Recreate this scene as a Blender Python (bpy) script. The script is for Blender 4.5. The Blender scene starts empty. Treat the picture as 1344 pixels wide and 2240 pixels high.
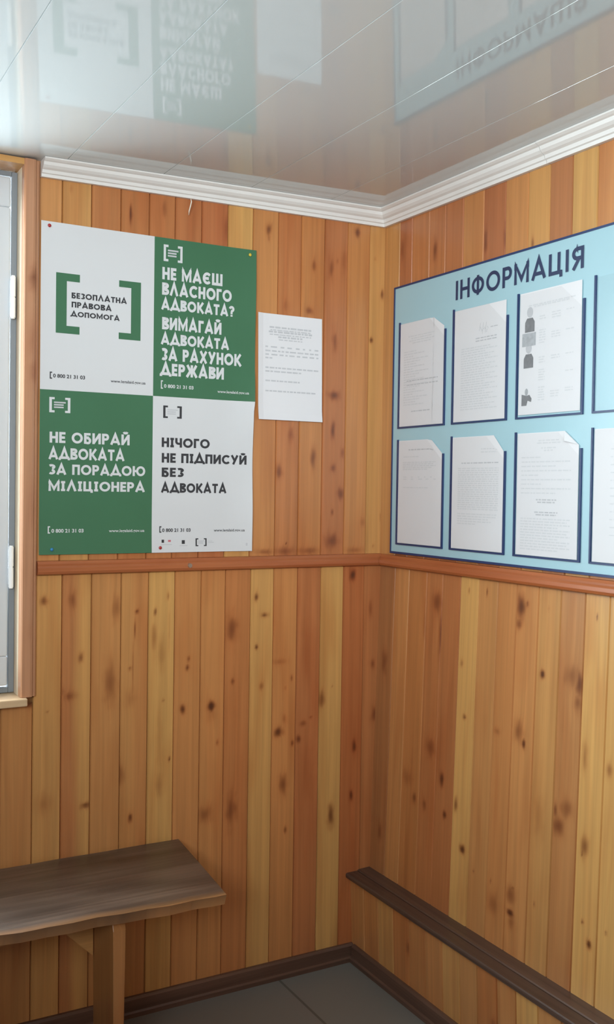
import bpy, bmesh, math, random
from mathutils import Vector, Matrix, noise as mnoise

# ---------------------------------------------------------------- camera
scene = bpy.context.scene
COL = scene.collection
cam_data = bpy.data.cameras.new('camera')
cam = bpy.data.objects.new('camera', cam_data)
COL.objects.link(cam)
cam_data.sensor_fit = 'HORIZONTAL'
cam_data.sensor_width = 36.0
cam_data.lens = 2175.293 / 1344.0 * 36.0
cam_data.clip_start = 0.02
YAW, PITCH, ROLL = 0.5086, -0.0237, 0.0147
_f = Vector((math.sin(YAW) * math.cos(PITCH), math.cos(YAW) * math.cos(PITCH), math.sin(PITCH)))
_r0 = Vector((math.cos(YAW), -math.sin(YAW), 0))
_u0 = _r0.cross(_f)
_r = _r0 * math.cos(ROLL) + _u0 * math.sin(ROLL)
_u = _u0 * math.cos(ROLL) - _r0 * math.sin(ROLL)
_m = Matrix((_r, _u, -_f)).transposed().to_4x4()
_m.translation = Vector((-1.6606, -2.5203, 1.4186))
cam.matrix_world = _m
scene.camera = cam

# ---------------------------------------------------------------- world, light, exposure
scene.view_settings.view_transform = 'Standard'
scene.view_settings.look = 'None'
scene.view_settings.gamma = 1.0
scene.view_settings.use_curve_mapping = False
scene.view_settings.exposure = 0.0
scene.cycles.use_denoising = True
scene.cycles.max_bounces = 10
scene.cycles.diffuse_bounces = 6
scene.cycles.transparent_max_bounces = 16
scene.cycles.sample_clamp_indirect = 6.0

world = bpy.data.worlds.new('overcast_sky')
scene.world = world
world.use_nodes = True
_bg = world.node_tree.nodes['Background']
_bg.inputs['Color'].default_value = (0.80, 0.92, 1.0, 1)
_bg.inputs['Strength'].default_value = 1.0


def window_light(name, loc, aim, sx, sy, power, color, spread=180):
    d = bpy.data.lights.new(name, 'AREA')
    d.shape = 'RECTANGLE'
    d.size, d.size_y = sx, sy
    d.energy = power
    d.color = color
    d.spread = math.radians(spread)
    o = bpy.data.objects.new(name, d)
    COL.objects.link(o)
    o.location = loc
    o.rotation_euler = Vector(aim).to_track_quat('-Z', 'Y').to_euler()
    return o


# daylight outside the window in the left wall, and an added fill light behind the camera
window_light('daylight_left_window', (-1.75, 0.48, 1.72), (0, -1, -0.5), 1.9, 1.35, 180, (0.86, 0.95, 1.0))
window_light('added_back_fill', (-2.05, -3.00, 1.83), (0.78, 1, 0.05), 1.66, 0.68, 25, (0.90, 0.97, 1.0), 80)

# ---------------------------------------------------------------- materials
def new_mat(name):
    m = bpy.data.materials.new(name)
    m.use_nodes = True
    nt = m.node_tree
    return m, nt, nt.nodes, nt.links, nt.nodes['Principled BSDF']


def plain(name, col, rough=0.5, spec=0.5, metallic=0.0, noise_amt=0.06, noise_scale=30.0, bump=0.0, coat=0.0):
    m, nt, N, L, b = new_mat(name)
    b.inputs['Roughness'].default_value = rough
    b.inputs['Specular IOR Level'].default_value = spec
    b.inputs['Metallic'].default_value = metallic
    b.inputs['Coat Weight'].default_value = coat
    tc = N.new('ShaderNodeTexCoord')
    nz = N.new('ShaderNodeTexNoise')
    nz.inputs['Scale'].default_value = noise_scale
    nz.inputs['Detail'].default_value = 4
    L.new(tc.outputs['Object'], nz.inputs['Vector'])
    mp = N.new('ShaderNodeMapRange')
    mp.inputs['To Min'].default_value = 1 - noise_amt
    mp.inputs['To Max'].default_value = 1 + noise_amt
    L.new(nz.outputs['Fac'], mp.inputs['Value'])
    hsv = N.new('ShaderNodeHueSaturation')
    hsv.inputs['Color'].default_value = (*col, 1)
    L.new(mp.outputs['Result'], hsv.inputs['Value'])
    L.new(hsv.outputs['Color'], b.inputs['Base Color'])
    if bump:
        bp = N.new('ShaderNodeBump')
        bp.inputs['Strength'].default_value = bump
        bp.inputs['Distance'].default_value = 0.002
        L.new(nz.outputs['Fac'], bp.inputs['Height'])
        L.new(bp.outputs['Normal'], b.inputs['Normal'])
    return m


def wood_mat(name, rough=0.32, grain=0.13, knot_col=(0.085, 0.027, 0.013), spec=0.5, bump=0.12, streak=0.5):
    """lacquered pine: plank tone, knots and grain direction come from mesh attributes"""
    m, nt, N, L, b = new_mat(name)
    tone = N.new('ShaderNodeAttribute'); tone.attribute_name = 'tone'
    kn = N.new('ShaderNodeAttribute'); kn.attribute_name = 'knot'
    guv = N.new('ShaderNodeAttribute'); guv.attribute_name = 'guv'
    # knots push the grain aside
    off = N.new('ShaderNodeVectorMath'); off.operation = 'MULTIPLY_ADD'
    comb = N.new('ShaderNodeCombineXYZ')
    L.new(kn.outputs['Fac'], comb.inputs['X'])
    off.inputs[1].default_value = (0.018, 0, 0)
    L.new(comb.outputs['Vector'], off.inputs[0])
    L.new(guv.outputs['Vector'], off.inputs[2])

    def noise(sx, sy, detail, dist=0.0):
        mp = N.new('ShaderNodeMapping')
        mp.inputs['Scale'].default_value = (sx, sy, 1)
        L.new(off.outputs['Vector'], mp.inputs['Vector'])
        n = N.new('ShaderNodeTexNoise')
        n.inputs['Scale'].default_value = 1
        n.inputs['Detail'].default_value = detail
        n.inputs['Distortion'].default_value = dist
        L.new(mp.outputs['Vector'], n.inputs['Vector'])
        return n
    fine = noise(320, 6, 3)
    mid = noise(70, 1.6, 3, 0.6)
    broad = noise(16, 2.2, 2, 0.4)
    # value variation
    a1 = N.new('ShaderNodeMath'); a1.operation = 'MULTIPLY_ADD'
    L.new(fine.outputs['Fac'], a1.inputs[0]); a1.inputs[1].default_value = 0.25
    mm = N.new('ShaderNodeMath'); mm.operation = 'MULTIPLY'
    L.new(mid.outputs['Fac'], mm.inputs[0]); mm.inputs[1].default_value = 1.0
    L.new(mm.outputs[0], a1.inputs[2])
    mr = N.new('ShaderNodeMapRange')
    mr.inputs['From Min'].default_value = 0.38; mr.inputs['From Max'].default_value = 0.87
    mr.inputs['To Min'].default_value = 1 - grain; mr.inputs['To Max'].default_value = 1 + grain
    L.new(a1.outputs[0], mr.inputs['Value'])
    hsv = N.new('ShaderNodeHueSaturation')
    L.new(mr.outputs['Result'], hsv.inputs['Value'])
    L.new(tone.outputs['Color'], hsv.inputs['Color'])
    # broad heartwood streaks, redder and darker
    st = N.new('ShaderNodeMapRange')
    st.inputs['From Min'].default_value = 0.48; st.inputs['From Max'].default_value = 0.72
    st.inputs['To Min'].default_value = 0.0; st.inputs['To Max'].default_value = streak
    L.new(broad.outputs['Fac'], st.inputs['Value'])
    red = N.new('ShaderNodeMix'); red.data_type = 'RGBA'; red.blend_type = 'MULTIPLY'
    red.inputs['B'].default_value = (0.78, 0.56, 0.48, 1)
    halo = N.new('ShaderNodeMath'); halo.operation = 'MULTIPLY_ADD'; halo.use_clamp = True
    L.new(kn.outputs['Fac'], halo.inputs[0]); halo.inputs[1].default_value = 1.3
    L.new(st.outputs['Result'], halo.inputs[2])
    L.new(halo.outputs[0], red.inputs['Factor'])
    L.new(hsv.outputs['Color'], red.inputs['A'])
    # knots
    ks = N.new('ShaderNodeMapRange'); ks.interpolation_type = 'SMOOTHSTEP'
    ks.inputs['From Min'].default_value = 0.06; ks.inputs['From Max'].default_value = 1.0
    L.new(kn.outputs['Fac'], ks.inputs['Value'])
    kk = N.new('ShaderNodeMix'); kk.data_type = 'RGBA'
    kk.inputs['B'].default_value = (*knot_col, 1)
    L.new(ks.outputs['Result'], kk.inputs['Factor'])
    L.new(red.outputs['Result'], kk.inputs['A'])
    L.new(kk.outputs['Result'], b.inputs['Base Color'])
    b.inputs['Roughness'].default_value = rough
    b.inputs['Specular IOR Level'].default_value = spec
    bp = N.new('ShaderNodeBump'); bp.inputs['Strength'].default_value = bump
    bp.inputs['Distance'].default_value = 0.0015
    L.new(a1.outputs[0], bp.inputs['Height'])
    L.new(bp.outputs['Normal'], b.inputs['Normal'])
    return m


M_PINE = wood_mat('lacquered_pine')
M_WORN = wood_mat('worn_bench_top', rough=0.36, spec=0.6, grain=0.40, knot_col=(0.03, 0.02, 0.015), bump=0.45, streak=0.3)
M_DARKWOOD = wood_mat('dark_stained_wood', rough=0.38, grain=0.30, bump=0.2, streak=0.2)
M_WORN.node_tree.nodes['Principled BSDF'].inputs['IOR'].default_value = 1.8
M_PVC = plain('white_pvc', (0.62, 0.65, 0.68), rough=0.28, noise_amt=0.01)
M_CORNICE = plain('white_cornice', (0.78, 0.76, 0.73), rough=0.45, noise_amt=0.05, noise_scale=14)
M_GASKET = plain('grey_gasket', (0.22, 0.24, 0.26), rough=0.6, noise_amt=0.03)
M_HINGE = plain('white_hinge', (0.85, 0.86, 0.86), rough=0.3, noise_amt=0.01)
M_PAPER = plain('white_paper', (0.75, 0.74, 0.755), rough=0.75, spec=0.2, noise_amt=0.015, noise_scale=8)
M_POSTER_WHITE = plain('poster_white', (0.66, 0.665, 0.675), rough=0.5, spec=0.3, noise_amt=0.012, noise_scale=6)
M_GREEN = plain('poster_green', (0.052, 0.160, 0.082), rough=0.42, spec=0.4, noise_amt=0.05, noise_scale=9)
M_INK = plain('poster_ink', (0.045, 0.045, 0.05), rough=0.5, spec=0.3, noise_amt=0.03)
M_TONER = plain('toner_grey', (0.54, 0.54, 0.56), rough=0.7, spec=0.2, noise_amt=0.08, noise_scale=90)
M_PALETONER = plain('faint_toner', (0.66, 0.66, 0.675), rough=0.7, spec=0.2, noise_amt=0.05, noise_scale=90)
M_PHOTO = plain('photo_grey', (0.20, 0.20, 0.21), rough=0.6, noise_amt=0.3, noise_scale=120)
M_PHOTOMID = plain('photo_mid_grey', (0.42, 0.43, 0.45), rough=0.6, noise_amt=0.3, noise_scale=120)
M_RED_PRINT = plain('red_print', (0.55, 0.13, 0.16), rough=0.5, noise_amt=0.05)
M_BOARD = plain('board_light_blue', (0.36, 0.565, 0.63), rough=0.33, spec=0.5, noise_amt=0.03, noise_scale=5)
M_NAVY = plain('navy_plastic', (0.012, 0.035, 0.12), rough=0.35, noise_amt=0.05)
M_LETTER = plain('navy_lettering', (0.014, 0.03, 0.09), rough=0.45, noise_amt=0.05)
M_STEEL = plain('dull_steel', (0.55, 0.52, 0.48), rough=0.35, metallic=0.9, noise_amt=0.1)
M_PLASTER = plain('outer_plaster', (0.55, 0.53, 0.50), rough=0.8, noise_amt=0.05)
M_PIN_RED = plain('red_plastic', (0.40, 0.03, 0.03), rough=0.3)
M_PIN_BLUE = plain('blue_plastic', (0.03, 0.22, 0.45), rough=0.3)
M_PIN_YELLOW = plain('yellow_plastic', (0.70, 0.50, 0.05), rough=0.3)
M_FIBRE = plain('pale_fibre', (0.80, 0.74, 0.62), rough=0.6)

# glossy white ceiling panels
M_CEIL, _nt, _N, _L, _b = new_mat('glossy_ceiling_panel')
_b.inputs['Base Color'].default_value = (0.60, 0.645, 0.65, 1)
_b.inputs['Roughness'].default_value = 0.05
_b.inputs['IOR'].default_value = 1.65
_tc = _N.new('ShaderNodeTexCoord'); _nz = _N.new('ShaderNodeTexNoise')
_mp = _N.new('ShaderNodeMapping'); _mp.inputs['Scale'].default_value = (14, 1.2, 1)
_L.new(_tc.outputs['Object'], _mp.inputs['Vector']); _L.new(_mp.outputs['Vector'], _nz.inputs['Vector'])
_nz.inputs['Scale'].default_value = 1.0
_bp = _N.new('ShaderNodeBump'); _bp.inputs['Strength'].default_value = 0.025; _bp.inputs['Distance'].default_value = 0.002
_L.new(_nz.outputs['Fac'], _bp.inputs['Height']); _L.new(_bp.outputs['Normal'], _b.inputs['Normal'])

# floor tiles
M_FLOOR, _nt, _N, _L, _b = new_mat('grey_floor_tile')
_tc = _N.new('ShaderNodeTexCoord'); _br = _N.new('ShaderNodeTexBrick')
_br.offset = 0.0
_mp = _N.new('ShaderNodeMapping'); _mp.inputs['Location'].default_value = (0.333, 0.47, 0)
_L.new(_tc.outputs['Object'], _mp.inputs['Vector']); _L.new(_mp.outputs['Vector'], _br.inputs['Vector'])
_br.inputs['Color1'].default_value = (0.20, 0.195, 0.175, 1)
_br.inputs['Color2'].default_value = (0.185, 0.18, 0.165, 1)
_br.inputs['Mortar'].default_value = (0.10, 0.095, 0.085, 1)
_br.inputs['Scale'].default_value = 1.0
_br.inputs['Mortar Size'].default_value = 0.004
_br.inputs['Brick Width'].default_value = 0.5
_br.inputs['Row Height'].default_value = 0.5
_L.new(_br.outputs['Color'], _b.inputs['Base Color'])
_b.inputs['Roughness'].default_value = 0.45

# clear sheets: glazing and acrylic pocket fronts
def clear_mat(name, tint, rough, f0=0.04):
    m = bpy.data.materials.new(name); m.use_nodes = True
    nt = m.node_tree; nt.nodes.clear()
    out = nt.nodes.new('ShaderNodeOutputMaterial')
    mix = nt.nodes.new('ShaderNodeMixShader')
    tr = nt.nodes.new('ShaderNodeBsdfTransparent'); tr.inputs['Color'].default_value = (*tint, 1)
    gl = nt.nodes.new('ShaderNodeBsdfGlossy'); gl.inputs['Roughness'].default_value = rough
    # reflection rises towards grazing view, the same from either side of the sheet
    lw = nt.nodes.new('ShaderNodeLayerWeight'); lw.inputs['Blend'].default_value = 0.5
    pw = nt.nodes.new('ShaderNodeMath'); pw.operation = 'POWER'; pw.inputs[1].default_value = 5.0
    ad = nt.nodes.new('ShaderNodeMath'); ad.operation = 'MULTIPLY_ADD'; ad.inputs[1].default_value = 0.9; ad.inputs[2].default_value = f0
    nt.links.new(lw.outputs['Facing'], pw.inputs[0]); nt.links.new(pw.outputs[0], ad.inputs[0])
    nt.links.new(ad.outputs[0], mix.inputs[0]); nt.links.new(tr.outputs[0], mix.inputs[1])
    nt.links.new(gl.outputs[0], mix.inputs[2]); nt.links.new(mix.outputs[0], out.inputs['Surface'])
    return m
M_GLASS = clear_mat('window_glass', (0.96, 0.98, 0.98), 0.0)
M_ACRYLIC = clear_mat('clear_acrylic', (0.985, 0.985, 0.985), 0.15, 0.01)

# plank tones (albedo)
Y = (0.60, 0.325, 0.105)
T = (0.55, 0.252, 0.086)
O = (0.51, 0.202, 0.065)
R = (0.425, 0.148, 0.057)
D = (0.42, 0.140, 0.047)
B = (0.36, 0.155, 0.060)


def mixc(a, b, t):
    return tuple(x * (1 - t) + y * t for x, y in zip(a, b))


def mul(a, k):
    return tuple(x * k for x in a)

KNOTS_LEFT_LOW = [
(-1.0168,1.1238,0.0084,0.0103,0.6),(-0.9419,1.123,0.0106,0.0237,0.5),(-0.8254,1.0988,0.011,0.0291,0.45),(-0.7687,1.0849,0.0051,0.0059,0.7),
(-0.7743,1.0378,0.0026,0.022,0.6),(-0.7172,1.0825,0.0031,0.0089,0.7),(-0.72,1.0149,0.0094,0.0347,0.4),(-0.6986,0.964,0.0105,0.0398,0.3),
(-0.9199,0.9721,0.0068,0.0119,0.6),(-0.8408,0.9012,0.015,0.0534,0.5),(-0.7869,0.9344,0.0041,0.0049,0.6),(-0.9478,0.8744,0.0144,0.0119,0.5),
(-0.9646,0.8877,0.0029,0.0119,0.5),(-1.0471,0.8716,0.0116,0.0131,0.8),(-1.0051,0.8395,0.0028,0.0028,0.6),(-0.6187,0.9494,0.0043,0.0076,0.6),
(-0.6226,0.9245,0.0049,0.0081,0.7),(-0.6357,0.8112,0.0076,0.0111,0.8),(-0.5513,0.8123,0.01,0.0133,1.0),(-0.5511,0.7954,0.0167,0.0307,0.3),
(-0.4918,1.0244,0.0159,0.0361,0.6),(-0.4851,0.8759,0.0051,0.0078,0.6),(-0.4153,1.1088,0.0058,0.0115,0.8),(-0.3901,1.057,0.0105,0.0073,0.7),
(-0.4132,0.9662,0.0047,0.0063,0.8),(-0.3958,0.8539,0.0059,0.0105,0.5),(-0.673,0.6795,0.0027,0.007,0.8),(-0.6918,0.8415,0.0026,0.004,0.6),
(-0.7007,0.6104,0.0106,0.03,0.35),(-0.7024,0.7553,0.0074,0.0799,0.25),(-0.8081,0.6541,0.0102,0.0294,0.45),(-0.9031,0.5859,0.0128,0.0077,0.7),
(-0.7815,0.5364,0.0052,0.0109,0.8),(-0.5666,0.5105,0.0196,0.0231,0.5),(-0.4856,0.5141,0.0144,0.0417,0.55),(-1.0116,0.6047,0.0237,0.0236,0.3),
(-0.5305,0.7087,0.0045,0.0077,0.5),(-0.6821,1.1221,0.0037,0.0124,0.5),(-0.6784,1.0373,0.0021,0.0598,0.45),(-0.7782,0.9303,0.002,0.0736,0.4),
(-0.785,0.8525,0.0154,0.0245,0.3),(-0.0962,1.1632,0.0099,0.014,0.9),(-0.3383,0.9204,0.023,0.0068,0.35),(-0.2981,0.8689,0.0036,0.0091,0.6),
(-0.3192,0.8434,0.0021,0.0045,0.6),(-0.3401,0.7173,0.0123,0.0127,0.8),(-0.3214,0.7538,0.0072,0.0159,0.4),(-0.273,0.6895,0.0084,0.0115,0.7),
(-0.2935,0.6803,0.0042,0.0082,0.7),(-0.2581,0.7337,0.0116,0.0083,0.5),(-0.2338,0.7483,0.0053,0.0046,0.5),(-0.1961,0.7991,0.0096,0.0209,0.6),
(-0.1609,0.8341,0.0022,0.0047,0.5),(-0.0822,0.6471,0.0061,0.019,0.8),(-0.0905,0.4992,0.0061,0.0166,0.8),(-0.3224,0.5631,0.0124,0.0274,0.6),
(-0.1605,0.448,0.0099,0.0329,0.7),(-0.3126,0.4295,0.0047,0.0101,0.6),(-0.0096,0.7369,0.0114,0.0215,0.6),(-0.0199,0.8903,0.0079,0.0143,0.5),
(-0.0315,1.0571,0.0067,0.0285,0.4),(-0.2511,0.9347,0.021,0.0917,0.2),(-0.2506,0.595,0.0319,0.1155,0.25),]
KNOTS_STAIN_SHADE_LEFT_UP = [
(-0.3925,2.1462,0.0078,0.0137,0.7),(-0.3913,2.1224,0.0039,0.0103,0.4),(-0.0985,2.178,0.0103,0.0137,0.7),(-0.2444,2.0647,0.0057,0.0176,0.5),
(-0.1868,2.0611,0.0084,0.0319,0.5),(-0.1664,2.0849,0.0042,0.0089,0.4),(-0.1413,2.088,0.0085,0.0357,0.35),(-0.2584,1.9312,0.0122,0.0105,0.6),
(-0.3326,1.9395,0.0119,0.0174,0.3),(-0.1706,1.8487,0.0075,0.0286,0.5),(-0.1699,1.693,0.0168,0.0125,0.7),(-0.1724,1.5977,0.0075,0.0179,0.6),
(-0.0438,1.8649,0.0061,0.008,0.8),(-0.0076,2.0056,0.0053,0.0128,0.7),(-0.0346,2.1085,0.0035,0.0058,0.4),(-0.3132,1.5723,0.0068,0.0199,0.5),
(-0.3488,1.4622,0.0093,0.0198,0.6),(-0.2378,1.5081,0.0097,0.0269,0.6),(-0.1728,1.588,0.0071,0.0203,0.7),(-0.1709,1.4794,0.0087,0.0102,0.6),
(-0.1399,1.5245,0.0064,0.0136,0.45),(-0.1437,1.4032,0.01,0.0171,0.6),(-0.1713,1.3501,0.0028,0.0085,0.7),(-0.171,1.2649,0.0218,0.0205,0.6),
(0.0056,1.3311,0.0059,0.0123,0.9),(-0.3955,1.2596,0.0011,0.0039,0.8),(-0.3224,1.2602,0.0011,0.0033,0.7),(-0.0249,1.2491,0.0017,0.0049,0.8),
(-0.0654,1.3191,0.0082,0.0139,0.35),(-0.3266,1.237,0.034,0.0116,0.5),(-0.3933,1.2366,0.0295,0.0082,0.5),(-0.2467,1.2373,0.0349,0.0101,0.5),  # wide flat entries above the dado: varnish stain with rail shade painted in
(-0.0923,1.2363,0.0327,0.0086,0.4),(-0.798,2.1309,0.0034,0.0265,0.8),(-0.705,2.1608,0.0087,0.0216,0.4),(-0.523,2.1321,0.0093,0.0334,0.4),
(-0.9551,2.1698,0.0032,0.0103,0.3),]
KNOTS_RIGHT_LOW = [
(-0.2909,1.1064,0.0213,0.0297,0.55),(-0.3099,1.0196,0.0041,0.0591,0.6),(-0.234,1.0447,0.0034,0.0504,0.4),(-0.0385,0.902,0.0136,0.0375,0.5),
(-0.6352,1.1347,0.0144,0.0264,0.8),(-0.6576,1.1438,0.0052,0.0087,0.6),(-0.63,1.0898,0.0105,0.0133,0.6),(-0.5031,1.1571,0.0022,0.0092,0.7),
(-0.429,1.1545,0.003,0.0085,0.6),(-0.7329,1.1413,0.0018,0.0064,0.6),(-0.8881,1.1386,0.0022,0.0064,0.7),(-0.7204,0.9809,0.0068,0.0094,1.0),
(-0.4105,0.9567,0.0062,0.0095,0.5),(-0.4314,0.8172,0.0061,0.0066,0.7),(-0.2864,0.7019,0.0211,0.0249,0.5),(-0.3418,0.6288,0.0107,0.0195,0.8),
(-0.3605,0.5358,0.009,0.0097,0.8),(-0.4087,0.5766,0.0087,0.0167,0.6),(-0.4425,0.4668,0.011,0.0104,0.9),(-0.2187,0.5426,0.0107,0.0127,0.6),
(-0.2661,0.5382,0.0087,0.015,0.5),(-0.1777,0.5908,0.0272,0.0206,0.35),(-0.6645,0.7999,0.0059,0.0109,0.9),(-0.6443,0.8262,0.0165,0.0264,0.5),
(-0.5641,0.8084,0.0105,0.0082,0.4),(-0.8171,0.9933,0.023,0.0289,0.45),(-0.8431,0.9773,0.0102,0.0286,0.7),(-0.8387,0.9353,0.0114,0.0205,0.5),
(-0.781,0.6705,0.0055,0.0168,0.6),(-0.8175,0.6853,0.0178,0.0248,0.5),(-0.7926,0.636,0.0212,0.0209,0.6),(-0.8675,0.8144,0.0079,0.0325,0.4),
(-0.8788,0.6174,0.0114,0.0243,0.6),(-0.8711,0.5964,0.0035,0.0061,0.6),(-0.7262,0.6373,0.0191,0.0514,0.3),(-0.0489,0.3925,0.01,0.0268,0.5),
(-0.9431,0.8052,0.008,0.0158,0.5),(-0.6365,0.4177,0.0165,0.0225,0.5),(-0.646,0.4363,0.0035,0.0056,0.7),(-0.6389,0.373,0.0118,0.0083,0.9),
(-0.644,0.3522,0.0148,0.015,0.4),(-0.5746,0.3718,0.0246,0.0269,0.4),(-0.7233,0.4274,0.0028,0.0073,0.6),(-0.881,0.4448,0.004,0.0048,0.7),
(-0.9027,0.4034,0.0069,0.0085,0.9),(-0.9525,0.4474,0.0033,0.0047,0.6),(-0.4915,0.4265,0.0032,0.0047,0.5),(-0.5613,0.4252,0.0031,0.0077,0.5),
]
KNOTS_RIGHT_UP = [
(-0.2534,2.0873,0.0098,0.0287,0.6),(-0.4731,2.0654,0.0071,0.04,0.6),(-0.5507,2.0578,0.0067,0.0347,0.5),(-0.6529,2.0238,0.005,0.0167,0.6),
(-0.0934,2.1195,0.0108,0.0301,0.4),]
# poster lines: text, left, right, baseline (metres from the poster's lower left corner), cap height, ink
POSTER_LINES = [
    ('НЕ МАЄШ', 0.3219, 0.4963, 0.7288, 0.0327, 'w'),
    ('ВЛАСНОГО', 0.3217, 0.5245, 0.6879, 0.0326, 'w'),
    ('АДВОКАТА?', 0.3197, 0.532, 0.6487, 0.0293, 'w'),
    ('ВИМАГАЙ', 0.3228, 0.4951, 0.5962, 0.0326, 'w'),
    ('АДВОКАТА', 0.3197, 0.5187, 0.5564, 0.0293, 'w'),
    ('ЗА РАХУНОК', 0.3213, 0.5556, 0.514, 0.0328, 'w'),
    ('ДЕРЖАВИ', 0.3195, 0.5044, 0.4737, 0.0328, 'w'),
    ('БЕЗОПЛАТНА', 0.0784, 0.2248, 0.6529, 0.0145, 'k'),
    ('ПРАВОВА', 0.0786, 0.1838, 0.6298, 0.0145, 'k'),
    ('ДОПОМОГА', 0.0765, 0.2058, 0.6067, 0.0133, 'k'),
    ('НЕ ОБИРАЙ', 0.0252, 0.2357, 0.2839, 0.0278, 'w'),
    ('АДВОКАТА', 0.0228, 0.2221, 0.2423, 0.0288, 'w'),
    ('ЗА ПОРАДОЮ', 0.0231, 0.2797, 0.2035, 0.0262, 'w'),
    ('МІЛІЦІОНЕРА', 0.0234, 0.2791, 0.1617, 0.0255, 'w'),
    ('НІЧОГО', 0.3253, 0.465, 0.2827, 0.0255, 'k'),
    ('НЕ ПІДПИСУЙ', 0.3258, 0.5786, 0.2412, 0.0256, 'k'),
    ('БЕЗ', 0.3262, 0.3894, 0.2032, 0.0246, 'k'),
    ('АДВОКАТА', 0.3246, 0.5176, 0.161, 0.0257, 'k'),
]

# ---------------------------------------------------------------- helpers
def link(o, parent=None):
    COL.objects.link(o)
    if parent is not None:
        o.parent = parent
    return o


def tag(o, label=None, cat=None, group=None, kind=None):
    if label: o['label'] = label
    if cat: o['category'] = cat
    if group: o['group'] = group
    if kind: o['kind'] = kind
    return o


def thing(name, label, cat, loc=(0, 0, 0), group=None):
    o = bpy.data.objects.new(name, None)
    o.empty_display_size = 0.1
    link(o)
    o.location = loc
    return tag(o, label, cat, group)


class MB:
    """collects vertices, faces, attributes; build() links them as one mesh object"""
    def __init__(self, tone=(0.5, 0.5, 0.5), seed=None):
        self.v, self.f, self.mi, self.guv, self.knot, self.tone = [], [], [], [], [], []
        self.cur = tone
        self.seed = random.random() * 40 if seed is None else seed

    def vert(self, p, guv=(0, 0), knot=0.0, tone=None):
        self.v.append(tuple(p)); self.guv.append((guv[0] + self.seed, guv[1] + self.seed * 1.7, self.seed))
        self.knot.append(knot); self.tone.append(tone or self.cur)
        return len(self.v) - 1

    def face(self, idx, mi=0):
        self.f.append(tuple(idx)); self.mi.append(mi)

    def poly(self, pts, mi=0, axis=None):
        ids = []
        for p in pts:
            p = Vector(p)
            g = self._g(p, axis)
            ids.append(self.vert(p, g))
        self.face(ids, mi)

    def _g(self, p, axis):
        a = 2 if axis is None else axis
        o = [i for i in range(3) if i != a]
        return (p[o[0]] + p[o[1]], p[a])

    def box(self, a, b, mi=0, axis=None):
        (x0, y0, z0), (x1, y1, z1) = a, b
        x0, x1 = sorted((x0, x1)); y0, y1 = sorted((y0, y1)); z0, z1 = sorted((z0, z1))
        if axis is None:
            d = (x1 - x0, y1 - y0, z1 - z0); axis = d.index(max(d))
        P = [(x0, y0, z0), (x1, y0, z0), (x1, y1, z0), (x0, y1, z0), (x0, y0, z1), (x1, y0, z1), (x1, y1, z1), (x0, y1, z1)]
        ids = [self.vert(p, self._g(Vector(p), axis)) for p in P]
        for q in ((0, 3, 2, 1), (4, 5, 6, 7), (0, 1, 5, 4), (1, 2, 6, 5), (2, 3, 7, 6), (3, 0, 4, 7)):
            self.face([ids[i] for i in q], mi)

    def prism(self, prof, fn, n_along, mi=0, closed=True, caps=True):
        """prof: list of 2D points; fn(t, p) -> 3D; swept for t in n_along"""
        rings = []
        for t in n_along:
            ring = []
            acc = 0
            for k, p in enumerate(prof):
                if k: acc += math.hypot(p[0] - prof[k - 1][0], p[1] - prof[k - 1][1])
                ring.append(self.vert(fn(t, p), (acc, t)))
            rings.append(ring)
        n = len(prof)
        for a, b in zip(rings, rings[1:]):
            for k in range(n if closed else n - 1):
                self.face((a[k], a[(k + 1) % n], b[(k + 1) % n], b[k]), mi)
        if caps:
            self.face(rings[0][::-1], mi); self.face(rings[-1], mi)

    def cyl(self, p0, p1, r, n=16, mi=0, r1=None):
        p0, p1 = Vector(p0), Vector(p1)
        d = (p1 - p0).normalized()
        s = d.orthogonal().normalized(); t = d.cross(s)
        r1 = r if r1 is None else r1
        A = [self.vert(p0 + (s * math.cos(k * 2 * math.pi / n) + t * math.sin(k * 2 * math.pi / n)) * r) for k in range(n)]
        Bq = [self.vert(p1 + (s * math.cos(k * 2 * math.pi / n) + t * math.sin(k * 2 * math.pi / n)) * r1) for k in range(n)]
        for k in range(n):
            self.face((A[k], A[(k + 1) % n], Bq[(k + 1) % n], Bq[k]), mi)
        self.face(A[::-1], mi); self.face(Bq, mi)

    def build(self, name, mats, parent=None, bevel=0.0, fix=True, smooth=False):
        me = bpy.data.meshes.new(name)
        me.from_pydata(self.v, [], self.f)
        if not isinstance(mats, (list, tuple)): mats = [mats]
        for m in mats: me.materials.append(m)
        if len(mats) > 1:
            me.polygons.foreach_set('material_index', self.mi)
        a = me.attributes.new('guv', 'FLOAT_VECTOR', 'POINT')
        a.data.foreach_set('vector', [c for g in self.guv for c in g])
        a = me.attributes.new('knot', 'FLOAT', 'POINT')
        a.data.foreach_set('value', self.knot)
        a = me.attributes.new('tone', 'FLOAT_COLOR', 'POINT')
        a.data.foreach_set('color', [c for t in self.tone for c in (*t, 1.0)])
        me.validate()
        if fix:
            bm = bmesh.new(); bm.from_mesh(me)
            bmesh.ops.recalc_face_normals(bm, faces=bm.faces[:])
            bm.to_mesh(me); bm.free()
        if smooth:
            for p in me.polygons: p.use_smooth = True
        me.update()
        o = bpy.data.objects.new(name, me)
        link(o, parent)
        if bevel:
            b = o.modifiers.new('bevel', 'BEVEL'); b.width = bevel; b.segments = 2
            b.limit_method = 'ANGLE'; b.angle_limit = math.radians(40)
        return o


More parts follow.
